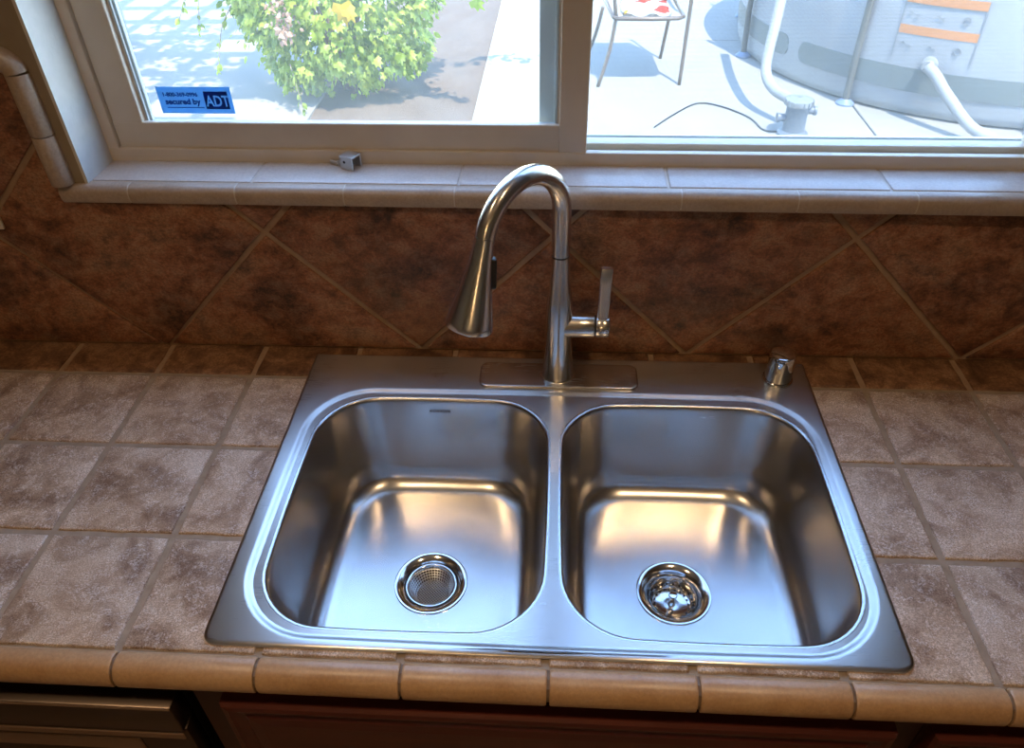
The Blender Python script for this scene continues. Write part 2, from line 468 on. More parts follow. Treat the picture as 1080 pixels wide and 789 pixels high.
for a, b in zip(nx, nx[1:]): obj('nose_tile', sweep_x(prof, a + .0006, b - .0006, .0014), M_SILLN, sill, 40)
cy_, cz_ = sum(p[0] for p in prof) / len(prof), sum(p[1] for p in prof) / len(prof)
obj('nose_grout', sweep_x([(cy_ + (p[0] - cy_) * .955, cz_ + (p[1] - cz_) * .955) for p in prof], nx[0] + .004, nx[-1] - .002), M_GROUTL, sill)

# ------------------------------------------------------------------ window
win = thing('window_1', 'almond vinyl sliding window above the sink', 'window', (0, .105, .31), -.011, kind='structure')
FX0, FX1, FZ1 = -.731, .776, 1.235
def part(name, parent, mat, *bxs, bev=.0012):
    bm = bmesh.new()
    for b in bxs: box(bm, *b, bev=bev)
    return obj(name, bm, mat, parent)
# outer frame: front lip and deep pocket
part('frame_rail', win, M_VINYL, (FX0, FX1, -.002, .010, -.012, .0205))
part('frame_rail', win, M_VINYL, (FX0, FX1, -.002, .010, FZ1 - .02, FZ1))
part('frame_stile', win, M_VINYL, (FX0, FX0 + .0205, -.002, .010, .0205, FZ1 - .02))
part('frame_stile', win, M_VINYL, (FX1 - .0205, FX1, -.002, .010, .0205, FZ1 - .02))
part('frame_pocket', win, M_VINYL, (FX0, FX1, .010, .105, -.016, -.006), (FX0, FX1, .010, .105, FZ1 - .01, FZ1), (FX0, FX0 + .012, .010, .105, -.006, FZ1 - .01), (FX1 - .012, FX1, .010, .105, -.006, FZ1 - .01), bev=0)
part('track', win, M_VINYL, (FX0 + .012, FX1 - .012, .040, .044, -.006, .006), bev=0)
# fixed sash, front plane
SX0, SX1, SZ0, SZ1 = FX0 + .0215, .0405, .0275, FZ1 - .022
sash = thing('fixed_sash', None, None); sash.parent = win
part('sash_rail', sash, M_VINYL, (SX0, SX1, .004, .013, .0, .0615), (SX0, SX1, .0125, .036, .0, .0500))
part('sash_rail', sash, M_VINYL, (SX0, SX1, .004, .036, SZ1 - .05, SZ1))
part('sash_stile', sash, M_VINYL, (SX0, -.6605, .0045, .0365, .0, SZ1))
part('sash_stile', sash, M_VINYL, (-.0025, SX1, -.0005, .0365, .012, SZ1))
def bead(x0, x1, z0, z1, y0, y1, w): return [(x0, x1, y0, y1, z0, z0 + w), (x0, x1, y0, y1, z1 - w, z1), (x0, x0 + w, y0, y1, z0 + w, z1 - w), (x1 - w, x1, y0, y1, z0 + w, z1 - w)]
part('glazing_bead', sash, M_VINYL, *bead(-.6615, -.0015, .0475, SZ1 - .049, .0145, .034, .0045), bev=.0006)
part('spacer', sash, M_SPACER, *bead(-.6575, -.0055, .0515, SZ1 - .053, .0225, .0305, .0052), bev=.0005)
part('spacer', sash, M_SPACER, *bead(-.6575, -.0055, .0515, SZ1 - .053, .0140, .0185, .0030), bev=.0005)
g = bmesh.new(); box(g, -.6595, -.0035, .0190, .0220, .0500, SZ1 - .051); obj('pane', g, M_GLASS, sash)
# sliding sash, rear plane
s2 = thing('sliding_sash', None, None); s2.parent = win
part('sash_rail', s2, M_VINYL, (-.035, FX1 - .0125, .052, .078, -.005, .0135))
part('sash_rail', s2, M_VINYL, (-.035, FX1 - .0125, .052, .078, FZ1 - .05, FZ1 - .012))
part('sash_stile', s2, M_SPACER, (-.035, .012, .050, .078, .0135, FZ1 - .05))
part('sash_stile', s2, M_VINYL, (FX1 - .05, FX1 - .0125, .052, .078, .0135, FZ1 - .05))
g = bmesh.new(); box(g, .010, FX1 - .048, .0640, .0670, .012, FZ1 - .048); obj('pane', g, M_GLASS2, s2)
# insect screen outside the sliding sash
s3 = thing('insect_screen', None, None); s3.parent = win
part('screen_frame', s3, M_ALU, (.000, FX1 - .013, .088, .096, -.004, .0125), (.000, FX1 - .013, .088, .096, FZ1 - .03, FZ1 - .012), (.000, .012, .088, .096, .0125, FZ1 - .03), (FX1 - .03, FX1 - .013, .088, .096, .0125, FZ1 - .03))
g = bmesh.new(); box(g, .010, FX1 - .028, .0918, .0922, .0115, FZ1 - .028); obj('mesh_panel', g, M_SCREEN, s3)

# ================================================================== COUNTERTOP
PIT = .17026; GX = -.6867; Y0 = -.5693
HX0, HX1, HY0, HY1 = -.400, .400, -.548, -.086
ct = thing('countertop', 'brown stone-look tiled countertop around the sink', 'countertop', (0, 0, 0))
bm = bmesh.new()
CX0, CX1 = GX - 4 * PIT, GX + 12 * PIT
for a in ((CX0, HX0, Y0 - .024, YW), (HX1, CX1, Y0 - .024, YW), (HX0, HX1, Y0 - .024, HY0), (HX0, HX1, HY1, YW)):
    box(bm, *a, -.028, -.0032)
obj('grout_bed', bm, M_GROUT, ct)
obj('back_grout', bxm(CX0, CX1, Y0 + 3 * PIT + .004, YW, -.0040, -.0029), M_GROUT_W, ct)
GH = .0048
ys = [Y0, Y0 + PIT, Y0 + 2 * PIT, Y0 + 3 * PIT, YW + .003]
for i in range(-4, 12):
    for j in range(4):
        a, b = GX + i * PIT + GH, GX + (i + 1) * PIT - GH
        c, d = ys[j] + (GH if j else .003), ys[j + 1] - (GH if j < 3 else .003)
        ix0, ix1, iy0, iy1 = max(a, HX0), min(b, HX1), max(c, HY0), min(d, HY1)
        poly = [(a, c), (b, c), (b, d), (a, d)]
        if ix1 > ix0 and iy1 > iy0:
            fx0, fx1, fy0, fy1 = ix0 <= a, ix1 >= b, iy0 <= c, iy1 >= d
            if fx0 and fx1 and fy0 and fy1: continue
            if fx0 and fx1: poly = [(a, iy1), (b, iy1), (b, d), (a, d)] if fy0 else [(a, c), (b, c), (b, iy0), (a, iy0)]
            elif fy0 and fy1: poly = [(ix1, c), (b, c), (b, d), (ix1, d)] if fx0 else [(a, c), (ix0, c), (ix0, d), (a, d)]
            elif fx1 and fy1: poly = [(a, c), (b, c), (b, iy0), (ix0, iy0), (ix0, d), (a, d)]
            elif fx0 and fy1: poly = [(a, c), (b, c), (b, d), (ix1, d), (ix1, iy0), (a, iy0)]
            elif fx1 and fy0: poly = [(a, c), (ix0, c), (ix0, iy1), (b, iy1), (b, d), (a, d)]
            else: poly = [(ix1, c), (b, c), (b, d), (a, d), (a, iy1), (ix1, iy1)]
        dz = random.uniform(-.0006, .0002)
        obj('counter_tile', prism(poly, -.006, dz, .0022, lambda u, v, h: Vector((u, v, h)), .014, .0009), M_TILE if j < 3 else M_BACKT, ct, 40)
prof = [(-.5700, -.001), (-.5725, .0022), (-.578, .0042), (-.584, .0045), (-.590, .0030), (-.5955, -.0005), (-.5995, -.0060), (-.6022, -.0125), (-.6030, -.0195), (-.6020, -.0260), (-.5995, -.0310), (-.594, -.0330), (-.570, -.0330)]
for i in range(-4, 12):
    a, b = GX + .004 + i * PIT, GX + .004 + (i + 1) * PIT
    obj('edge_tile', sweep_x(prof, a + .0018, b - .0018, .003), M_CAP, ct, 40)
bm = sweep_x([(-.568, -.004), (-.584, .001), (-.594, -.003), (-.599, -.013), (-.5995, -.022), (-.594, -.030), (-.568, -.030)], CX0, CX1); obj('edge_grout', bm, noisy('edge_grout', (.16, .11, .075), (.23, .165, .115), 60, .9), ct)

# ================================================================== SINK
sink = thing('kitchen_sink', 'stainless steel double bowl drop-in sink set in the tiled counter', 'sink', (0, -.2794, 0))
CY = -.2794
def L(cx, cy, hx, hy, r, z, bow=0, rb=None): return rr(cx, cy - CY, hx, hy, r, z, bow=bow, rb=rb)
bm = bmesh.new()
W2, D2 = .4191, .2794
lp = []
for ins, z in ((0, .0002), (0, .0016), (.0006, .0028), (.0018, .0038), (.0035, .0042), (.006, .0042)):
    lp.append(L(0, CY, W2 - ins, D2 - ins, max(.012, .019 - ins), z, 0, max(.0015, .005 - ins)))
# stamped bead around both bowls: bx/by centre, half sizes
BCX, BCY, BHX, BHY = 0.004, -.3185, .397, .2285
for ins, z in ((-.003, .0042), (0, .0041), (.002, .0036), (.0045, .0022), (.007, .0012), (.0085, .0009), (.0095, .0008)):
    lp.append(L(BCX, BCY, BHX - ins, BHY - ins, .100 - ins, z, .003))
rings(bm, lp)
inner = lp[-1]
deck = obj('deck', bm, M_STEEL, sink, 179)
BOWLS = [(-.1915, -.3185, .1765, .2045, -.187, -.332), (.2005, -.3210, .1825, .2020, .188, -.334)]
def bowl_loop(b, ins, z, r=.083, bow=.0055): return L(b[0], b[1], b[2] - ins, b[3] - ins, max(.02, r - ins * .6), z, bow)
# flat web between the bead and the two bowls
bm = bmesh.new(); es = []
for lpp in (inner, bowl_loop(BOWLS[0], -.0055, .0008), bowl_loop(BOWLS[1], -.0055, .0008)):
    vs = [bm.verts.new(p) for p in lpp]
    es += [bm.edges.new((vs[i], vs[(i + 1) % len(vs)])) for i in range(len(vs))]
bmesh.ops.triangle_fill(bm, edges=es, use_beauty=True, use_dissolve=False)
obj('deck_web', bm, M_STEEL, sink)
DEPTH = -.180
for b in BOWLS:
    bm = bmesh.new(); lp = []
    for ins, z in ((-.0055, .0008), (-.004, .0009), (-.002, .0005), (-.0005, -.0008), (.0006, -.003), (.0014, -.007), (.0022, -.014)):
        lp.append(bowl_loop(b, ins, z))
    for t in (.15, .3, .5, .7, .85, 1.0):
        lp.append(bowl_loop(b, .0022 + .0115 * t, -.014 + (DEPTH + .036 + .014) * t))
    R0 = .036
    for k in range(1, 9):
        a = k / 8 * PI / 2
        lp.append(bowl_loop(b, .0137 + R0 * (1 - math.cos(a)), DEPTH + R0 * (1 - math.sin(a)), .083 + R0 * .25))
    base = lp[-1]
    dx, dy = b[4], b[5] - CY
    for t, dz in ((.12, -.0003), (.3, -.0012), (.5, -.0022), (.7, -.0030), (.88, -.0037), (1.0, -.0042)):
        cl = []
        for p in base:
            a = math.atan2(p.y - dy, p.x - dx)
            q = Vector((dx + .056 * math.cos(a), dy + .056 * math.sin(a), DEPTH))
            v = p.lerp(q, t); v.z = DEPTH + dz; cl.append(v)
        lp.append(cl)
    rings(bm, lp)
    obj('bowl', bm, M_BOWL, sink, 179)
    # drain fitting
    bm = bmesh.new(); z0 = DEPTH - .0042
    lathe(bm, [(.0565, z0 - .002), (.0572, z0 + .0008), (.0562, z0 + .0024), (.0535, z0 + .0026), (.0490, z0 + .0010), (.0440, z0 - .0022), (.0400, z0 - .0070), (.0380, z0 - .0120), (.0375, z0 - .018)], (dx, dy, 0), 56)
    o = obj('drain', bm, M_DRAIN, sink, 50); tag(o, 'polished round drain fitting')
    bm = bmesh.new(); lathe(bm, [(.0375, z0 - .0178), (.0370, z0 - .030), (.0355, z0 - .052), (.0300, z0 - .060), (.0, z0 - .062)], (dx, dy, 0), 40); obj('drain_cup', bm, M_CUP, o, 50)
M_ETCH = plain('etched_mark', (.16, .16, .16), .5, .6)
text_mesh('etched_mark', 'KOHLER', .0075, M_ETCH, sink, (-.2055, -.1128 - CY, -.0255), (math.radians(88), 0, 0), .0001, .0001, 1.25)
SZ = DEPTH - .0042
# left: fine wire mesh strainer cup
st = thing('mesh_strainer', 'woven wire mesh strainer cup in the left bowl drain', 'strainer', (BOWLS[0][4], BOWLS[0][5], SZ))
bm = bmesh.new(); lathe(bm, [(.0385, -.0062), (.0395, -.0045), (.0375, -.0042), (.0352, -.0055), (.0345, -.0085)], n=48); obj('rim', bm, M_DRAIN, st, 60)
bm = bmesh.new(); lathe(bm, [(.0348, -.007), (.0334, -.0115), (.0316, -.016), (.0298, -.0205), (.0280, -.025), (.0255, -.030)], n=44)
o = obj('mesh_side', bm, M_MESH, st); md = o.modifiers.new('wire', 'WIREFRAME'); md.thickness = .0016; md.use_replace = True
bm = bmesh.new(); n = 17; vv = {}
for i in range(n):
    for j in range(n):
        x, y = (i - 8) * .0034, (j - 8) * .0034
        if x * x + y * y < .0262 ** 2: vv[i, j] = bm.verts.new(((x - y) * .7071, (x + y) * .7071, -.0300))
for (i, j) in list(vv):
    q = [vv.get(k) for k in ((i, j), (i + 1, j), (i + 1, j + 1), (i, j + 1))]
    if all(q): bm.faces.new(q)
o = obj('mesh_floor', bm, M_MESH, st); md = o.modifiers.new('wire', 'WIREFRAME'); md.thickness = .0016; md.use_replace = True
# right: perforated basket strainer with a centre knob
st = thing('basket_strainer', 'perforated basket strainer with centre knob in the right bowl drain', 'strainer', (BOWLS[1][4], BOWLS[1][5], SZ))
bm = bmesh.new(); lathe(bm, [(.0376, -.0125), (.0368, -.0100), (.0355, -.0110), (.0345, -.0165), (.0325, -.024), (.0300, -.030), (.0285, -.031), (.010, -.0305), (0, -.0305)], n=56); obj('cup', bm, M_DRAIN, st, 50)
hm = bmesh.new(); lathe(hm, [(.0017, 0), (.0017, .0008), (0, .0009)], n=10); hme = obj('hole', hm, M_BLACK, st); hme.location = (.0262, 0, -.0309)
for k in range(1, 20):
    a = k / 20 * 2 * PI; shared('hole', hme.data, st, (.0262 * math.cos(a), .0262 * math.sin(a), -.0309))
for k in range(20):
    a = (k + .5) / 20 * 2 * PI; shared('hole', hme.data, st, (.0320 * math.cos(a), .0320 * math.sin(a), -.0235), (0, math.radians(-68), a))
bm = bmesh.new(); lathe(bm, [(.006, -.0305), (.005, -.024), (.0035, -.020), (.0032, -.012), (.0060, -.0105), (.0068, -.008), (.0055, -.0062), (0, -.0058)], n=24); obj('knob', bm, M_CHROME, st, 50)

# ================================================================== FAUCET
FB = (.004, -.048, .0042)
fa = thing('faucet', 'brushed nickel pull-down gooseneck faucet behind the sink bowls', 'faucet', FB)
bm = bmesh.new(); lp = []
for ins, z in ((0, 0), (0, .0025), (.0008, .0038), (.0022, .0044), (.004, .0046)): lp.append(rr(.001, -.002, .1315 - ins, .0315 - ins, .0145 - ins, z, 8, 6))
rings(bm, lp, True, True, True); obj('base_plate', bm, M_NICKEL2, fa, 40)
bm = bmesh.new()
lathe(bm, [(.0285, .0045), (.0285, .0060), (.0268, .0068), (.0260, .010), (.0246, .025), (.0232, .050), (.0222, .080), (.0216, .110), (.0212, .135), (.0203, .150), (.0183, .167), (.0165, .182), (.0150, .200), (.0139, .218), (.0134, .2325)], n=48)
obj('body', bm, M_NICKEL, fa, 60)
bm = bmesh.new(); lathe(bm, [(.0126, .2315), (.0126, .2350)], n=40); obj('joint_ring', bm, M_BLACK, fa, 60)
z1, r_, ph, a_end, Ls = .31020712 - FB[2], .07830336, .70437341, 2.84555459, .12886764
dv = Vector((-math.sin(ph), -math.cos(ph), 0))
path = [Vector((0, 0, .2345)), Vector((0, 0, .25)), Vector((0, 0, .28))]
for k in range(0, 41):
    t = a_end * k / 40; path.append(dv * r_ * (1 - math.cos(t)) + Vector((0, 0, z1 + r_ * math.sin(t))))
bm = bmesh.new(); tube(bm, path, [.0130, .0133, .0136] + [.0138] * 41, 36); obj('spout', bm, M_NICKEL, fa, 60)
tn = (dv * math.sin(a_end) + Vector((0, 0, math.cos(a_end)))).normalized()
side = tn.cross(dv).normalized(); upv = side.cross(tn)
J = path[-1]
bm = bmesh.new(); lp = []
for t, r in ((.0006, .0128), (.001, .0139), (.010, .0144), (.03, .0165), (.05, .0195), (.07, .0230), (.09, .0275), (.108, .0313), (.120, .0338), (.1275, .0350), (.1298, .0341), (.1302, .0325)):
    c = J + tn * t + upv * (-.35 * t * t) + Vector((-.28, 0, 0)) * t * t
    lp.append([c + (side * math.cos(2 * PI * k / 40) * r + upv * math.sin(2 * PI * k / 40) * r * .90) for k in range(40)])
rings(bm, lp, True, True, True); head = obj('spray_head', bm, M_NICKEL, fa, 40)
bm = bmesh.new(); lathe(bm, [(.0139, 0), (.0141, .0006), (.0139, .0012)], n=40, M=tn.to_track_quat('Z', 'Y').to_matrix(), c=J); obj('joint_ring', bm, M_CHROME, fa, 60)
bm = bmesh.new(); box(bm, -.0085, .0085, -.006, .0048, -.021, .021, .003, 3)
Mx = Matrix((side, -upv, -tn)).transposed()
cpos = J + tn * .058 + side * 0
best = None
# the button sits on the inner side of the head, facing the post
btn_dir = Vector((1.0, .2, 0)); btn_dir = (btn_dir - tn * btn_dir.dot(tn)).normalized()
Mx = Matrix((tn.cross(btn_dir).normalized(), btn_dir, -tn)).transposed()
for v in bm.verts: v.co = Mx @ (Matrix.Rotation(math.radians(9), 3, 'X') @ v.co) + J + tn * .047 + btn_dir * .0185
o = obj('spray_button', bm, M_BLACK, head, 40)
# handle
bm = bmesh.new(); RX = Matrix.Rotation(math.radians(90), 3, 'Y')
lathe(bm, [(.0205, .006), (.0200, .020), (.0195, .030), (.0195, .054), (.0188, .0555), (.0, .0555)], (0, 0, .1065), 40, M=RX); o = obj('handle_stub', bm, M_NICKEL, fa, 50)
bm = bmesh.new(); lathe(bm, [(.0165, .0550), (.0165, .0585)], (0, 0, .1065), 36, M=RX); obj('joint_ring', bm, M_BLACK, fa, 50)
bm = bmesh.new(); lp = []
lathe(bm, [(.0, .0580), (.0182, .0580), (.0190, .0590), (.0190, .0775), (.0180, .0790), (.0, .0790)], (0, 0, .1065), 40, M=RX)
for z, y, wx, wy, cx in ((.0930, 0, .0095, .0125, .068), (.1065, 0, .0098, .0125, .068), (.125, .000, .0092, .0085, .0682), (.150, .002, .0094, .0060, .0688), (.180, .005, .0094, .0052, .0695), (.2040, .008, .0096, .0050, .0702), (.2075, .0084, .0088, .0042, .0703)):
    lp.append([Vector((p.x, p.y, z)) for p in rr(cx, y, wx, wy, min(wx, wy) * .55, 0, 4, 2)])
rings(bm, lp, True, True, True); obj('lever', bm, M_NICKEL, fa, 50)

# air gap cap
ag = thing('air_gap_cap', 'small chrome air gap cap on the sink corner', 'air gap', (.3665, -.044, .0042))
bm = bmesh.new(); lathe(bm, [(.0250, 0), (.0250, .0030), (.0238, .0045), (.0220, .0048)], n=48); obj('base_ring', bm, M_DRAIN, ag, 40)
bm = bmesh.new(); lathe(bm, [(.0218, .004), (.0220, .008), (.0214, .046), (.0210, .051), (.0196, .0545), (.0160, .0560), (0, .0566)], n=48); obj('cap', bm, M_CHROME, ag, 40)

# small aluminium window lock lying on the sill
lk = thing('window_lock', 'small aluminium window lock lying on the tiled sill', 'lock', (-.329, .0905, .3105), math.radians(-28))
bm = bmesh.new()
box(bm, -.0125, .0125, -.0115, .0115, .018, .0212, .0004); box(bm, -.0125, .0125, -.0115, -.0085, 0, .0185, .0004); box(bm, -.0125, .0125, .0085, .0115, 0, .0185, .0004); box(bm, -.0125, -.0095, -.0115, .0115, .004, .0185, .0004)
obj('clamp', bm, M_ALU, lk)
bm = bmesh.new(); lathe(bm, [(.0022, 0), (.0022, .0006), (0, .0007)], (-.003, -.0115, .012), 12, M=Matrix.Rotation(PI / 2, 3, 'X')); obj('screw_hole', bm, M_BLACK, lk)
bm = bmesh.new(); tube(bm, [(-.006, -.002, .010), (-.017, -.003, .0085), (-.024, -.005, .0055)], .0024, 10); box(bm, -.0385, -.0225, -.0075, -.0035, .0005, .0065, .001); obj('thumb_screw', bm, M_ALU, lk, 40)

# wall plate at the left edge
op = thing('outlet_plate', 'almond electrical wall plate on the backsplash at the left', 'wall plate', (-.926, YW - .0078, .292))
bm = bmesh.new(); box(bm, -.036, .036, -.006, 0, -.058, .058, .0025, 2); obj('plate', bm, M_PLATE, op, 40)
for s in (-.02, .02):
    bm = bmesh.new(); box(bm, -.0165, .0165, -.0078, -.005, s - .0135, s + .0135, .0015, 2); so = obj('socket', bm, M_PLATE, op, 40)
    for k in (-.006, .006):
        bm = bmesh.new(); box(bm, k - .001, k + .001, -.0081, -.0075, s - .002, s + .006); obj('slot', bm, M_BLACK, so)

# security sticker on the left pane (front side of the glass)

def vinyl_film(name, c):
    m = Mat(name); m.set(Base_Color=c, Roughness=.5); t = m.n.new('ShaderNodeBsdfTranslucent'); t.inputs[0].default_value = (*c, 1)
    x = m.n.new('ShaderNodeMixShader'); x.inputs[0].default_value = .6; m.l.new(m.b.outputs[0], x.inputs[1]); m.l.new(t.outputs[0], x.inputs[2]); m.l.new(x.outputs[0], m.o.inputs['Surface']); return m.m
M_STK = vinyl_film('sticker_blue', (.19, .41, .66)); M_STKD = vinyl_film('sticker_navy', (.012, .085, .36)); M_STKL = vinyl_film('sticker_letter', (.22, .42, .66))
stk = thing('security_sticker', 'blue rectangular security company sticker on the left window pane', 'sticker', (-.6285, .1293, .3815), -.011)
SW, SH = .1175, .0415
bm = bmesh.new(); box(bm, 0, SW, -.0006, 0, 0, SH); obj('backing', bm, M_STK, stk)
UP = (PI / 2, 0, 0)
text_mesh('phone_number', '1-800-369-0996', .0086, M_STKD, stk, (.0075, -.0008, .0268), UP, .0001, .00030, 1.02)
text_mesh('slogan', 'secured by', .0125, M_STKD, stk, (.0095, -.0008, .0145), UP, .0001, .00045, 1.02)
bm = bmesh.new(); box(bm, .0105, .0700, -.0010, -.0006, .0088, .0100); obj('rule', bm, M_STKD, stk)
bm = bmesh.new(); vs = [bm.verts.new(p) for p in ((.0735, -.0010, .0072), (.1115, -.0010, .0072), (.1115, -.0010, .0345), (.0745, -.0010, .0345), (.0735, -.0010, .029))]; f = bm.faces.new(vs)
ex = bmesh.ops.extrude_face_region(bm, geom=[f])
for v in [g for g in ex['geom'] if isinstance(g, bmesh.types.BMVert)]: v.co.y += .0005
em = obj('emblem', bm, M_STKD, stk)
cut = text_mesh('cutter', 'ADT', .0235, M_STKL, stk, (.0752, -.0010, .0118), UP, .003, .0006, .78)      # letters are knocked out of the emblem
bm = bmesh.new(); bm.from_mesh(cut.data); bmesh.ops.remove_doubles(bm, verts=bm.verts, dist=1e-6); bm.to_mesh(cut.data); bm.free()
bo = em.modifiers.new('cut', 'BOOLEAN'); bo.operation = 'DIFFERENCE'; bo.solver = 'EXACT'; bo.use_self = True; bo.object = cut
bpy.context.view_layer.update()
me = bpy.data.meshes.new_from_object(em.evaluated_get(bpy.context.evaluated_depsgraph_get()))
em.modifiers.clear(); em.data = me; bpy.data.objects.remove(cut)

# ================================================================== LOW CABINETS, DISHWASHER
cab = thing('sink_cabinet', 'dark red cherry sink base cabinet below the tiled edge', 'cabinet', (0, 0, FLOOR))
zc = -FLOOR
bm = bmesh.new(); box(bm, -.440, -.395, -.580, -.562, .10, zc - .036); box(bm, .400, .440, -.580, -.562, .10, zc - .036); box(bm, -.395, .400, -.580, -.562, zc - .06, zc - .036); box(bm, -.395, .400, -.580, -.562, zc - .24, zc - .20); box(bm, -.395, .400, -.580, -.562, .10, .14)
box(bm, -.440, -.425, -.562, .02, .10, zc - .035); box(bm, .425, .440, -.562, .02, .10, zc - .035); box(bm, -.425, .425, -.562, .02, .10, .115); box(bm, -.425, .425, -.50, -.49, 0, .10)
obj('face_frame', bm, M_WOODD, cab)
def panel(name, x0, x1, z0, z1, parent):
    bm = bmesh.new(); lp = []
    for ins, y in ((0, -.581), (0, -.596), (.003, -.600), (.010, -.6012), (.013, -.5985), (.026, -.5965), (.030, -.5990), (.045, -.6005)):
        lp.append([Vector((x0 + ins, y, z0 + ins)), Vector((x1 - ins, y, z0 + ins)), Vector((x1 - ins, y, z1 - ins)), Vector((x0 + ins, y, z1 - ins))])
    rings(bm, lp, True, True, True); return obj(name, bm, M_WOOD, parent)
panel('drawer_front', -.4000, .4040, zc - .225, zc - .066, cab)
for a, b in ((-.400, .001), (.003, .404)):
    d = panel('door', a, b, .11, zc - .231, cab)
    bm = bmesh.new(); kx = b - .03 if a < 0 else a + .03; lathe(bm, [(.006, -.600), (.006, -.612), (.014, -.618), (.014, -.626), (0, -.629)], (kx, 0, zc - .28), 20, M=Matrix(((1, 0, 0), (0, 0, 1), (0, 1, 0)))); obj('knob', bm, M_DRAIN, d, 40)
cb2 = thing('base_cabinet', 'dark red cherry drawer cabinet at the lower right corner', 'cabinet', (0, 0, FLOOR))
bm = bmesh.new(); box(bm, .442, .92, -.580, .02, .10, zc - .034); box(bm, .442, .92, -.50, .02, 0, .10); obj('body', bm, M_WOODD, cb2)
for z0, z1 in ((zc - .225, zc - .066), (zc - .50, zc - .231), (.11, zc - .506)): 
    d = panel('drawer_front', .4340 + .012, .905, z0, z1, cb2)
    bm = bmesh.new(); lathe(bm, [(.006, -.600), (.006, -.612), (.014, -.618), (.014, -.626), (0, -.629)], (.68, 0, (z0 + z1) / 2), 20, M=Matrix(((1, 0, 0), (0, 0, 1), (0, 1, 0)))); obj('knob', bm, M_DRAIN, d, 40)
dw = thing('dishwasher', 'dark dishwasher front under the counter at lower left', 'dishwasher', (0, 0, FLOOR))
bm = bmesh.new(); box(bm, -1.06, -.462, -.572, .0, .10, zc - .045); box(bm, -1.06, -.462, -.52, .0, 0, .10); obj('tub', bm, M_DARK, dw)
bm = bmesh.new(); box(bm, -1.055, -.4600, -.604, -.573, zc - .132, zc - .071, .003, 2); cp = obj('control_panel', bm, M_DISH, dw, 40)
bm = bmesh.new(); box(bm, -1.055, -.4600, -.6055, -.604, zc - .0745, zc - .071, .0004); obj('panel_edge', bm, M_DISH2, cp)
bm = bmesh.new(); box(bm, -1.055, -.4600, -.598, -.573, .12, zc - .135, .003, 2); dd = obj('door', bm, M_DISH, dw, 40)
bm = bmesh.new(); box(bm, -1.02, -.530, -.6005, -.598, zc - .195, zc - .165, .001); obj('recessed_handle', bm, M_DISH2, dd)
bm = bmesh.new(); box(bm, -1.055, -.4600, -.6062, -.604, zc - .146, zc - .133, .001); obj('trim_strip', bm, M_DISH2, dd)

# ================================================================== RECESSED LAMPS (behind and above the camera)
def emis(name, col, s):
    m = Mat(name); m.set(Base_Color=(.8, .8, .8), Emission_Color=col); m.b.inputs['Emission Strength'].default_value = s; return m.m
M_LENS = emis('lamp_lens', (1.0, .55, .19), 9.0)
spots = [(.48, -.95), (-.62, -.95)]
wh = ['above the right bowl', 'above the left bowl']
for (x, y), w in zip(spots, wh):
    rl = thing('recessed_lamp', 'round recessed ceiling lamp ' + w, 'lamp', (x, y, CEIL), group='recessed ceiling lamps')
    bm = bmesh.new(); lathe(bm, [(.095, -.0005), (.095, -.006), (.088, -.009), (.075, -.006), (.074, -.0015)], n=40); obj('trim_ring', bm, M_CEIL, rl, 50)
    bm = bmesh.new(); lathe(bm, [(.074, -.004), (.0, -.0045)], n=32); obj('lens', bm, M_LENS, rl)
    ld = bpy.data.lights.new('lamp_light', 'SPOT'); ld.energy = LAMP_WATT; ld.color = (1.0, .68, .38); ld.spot_size = math.radians(104); ld.spot_blend = 1.0; ld.shadow_soft_size = .07
    lo = bpy.data.objects.new('lamp_light', ld); C.objects.link(lo); lo.parent = rl; lo.location = (0, 0, -.03)

# unseen hanging globe lamp, added to put warm streaks on the faucet
pl = thing('added_globe_lamp', 'unseen glowing round pendant lamp added behind the viewer for warm streaks', 'lamp', (-.30, -2.55, CEIL))
bm = bmesh.new(); lathe(bm, [(.06, 0), (.06, -.012), (.045, -.022), (0, -.024)], n=28); obj('canopy', bm, M_NICKEL2, pl, 50)
bm = bmesh.new(); tube(bm, [(0, 0, -.02), (0, 0, -.80)], .004, 8); obj('cord', bm, M_BLACK, pl, 60)
bm = bmesh.new(); lathe(bm, [(.028, -.78), (.032, -.79), (.036, -.825), (.04, -.835)], n=28); obj('holder', bm, M_NICKEL2, pl, 50)
bm = bmesh.new(); lathe(bm, [(.040, -.830)] + [(.12 * math.sin(t), -.938 + .12 * math.cos(t)) for t in [.34 + k * (PI - .34) / 16 for k in range(17)]], n=32)
obj('globe', bm, emis('globe_glass', (1.0, .60, .26), 7.0), pl, 179)

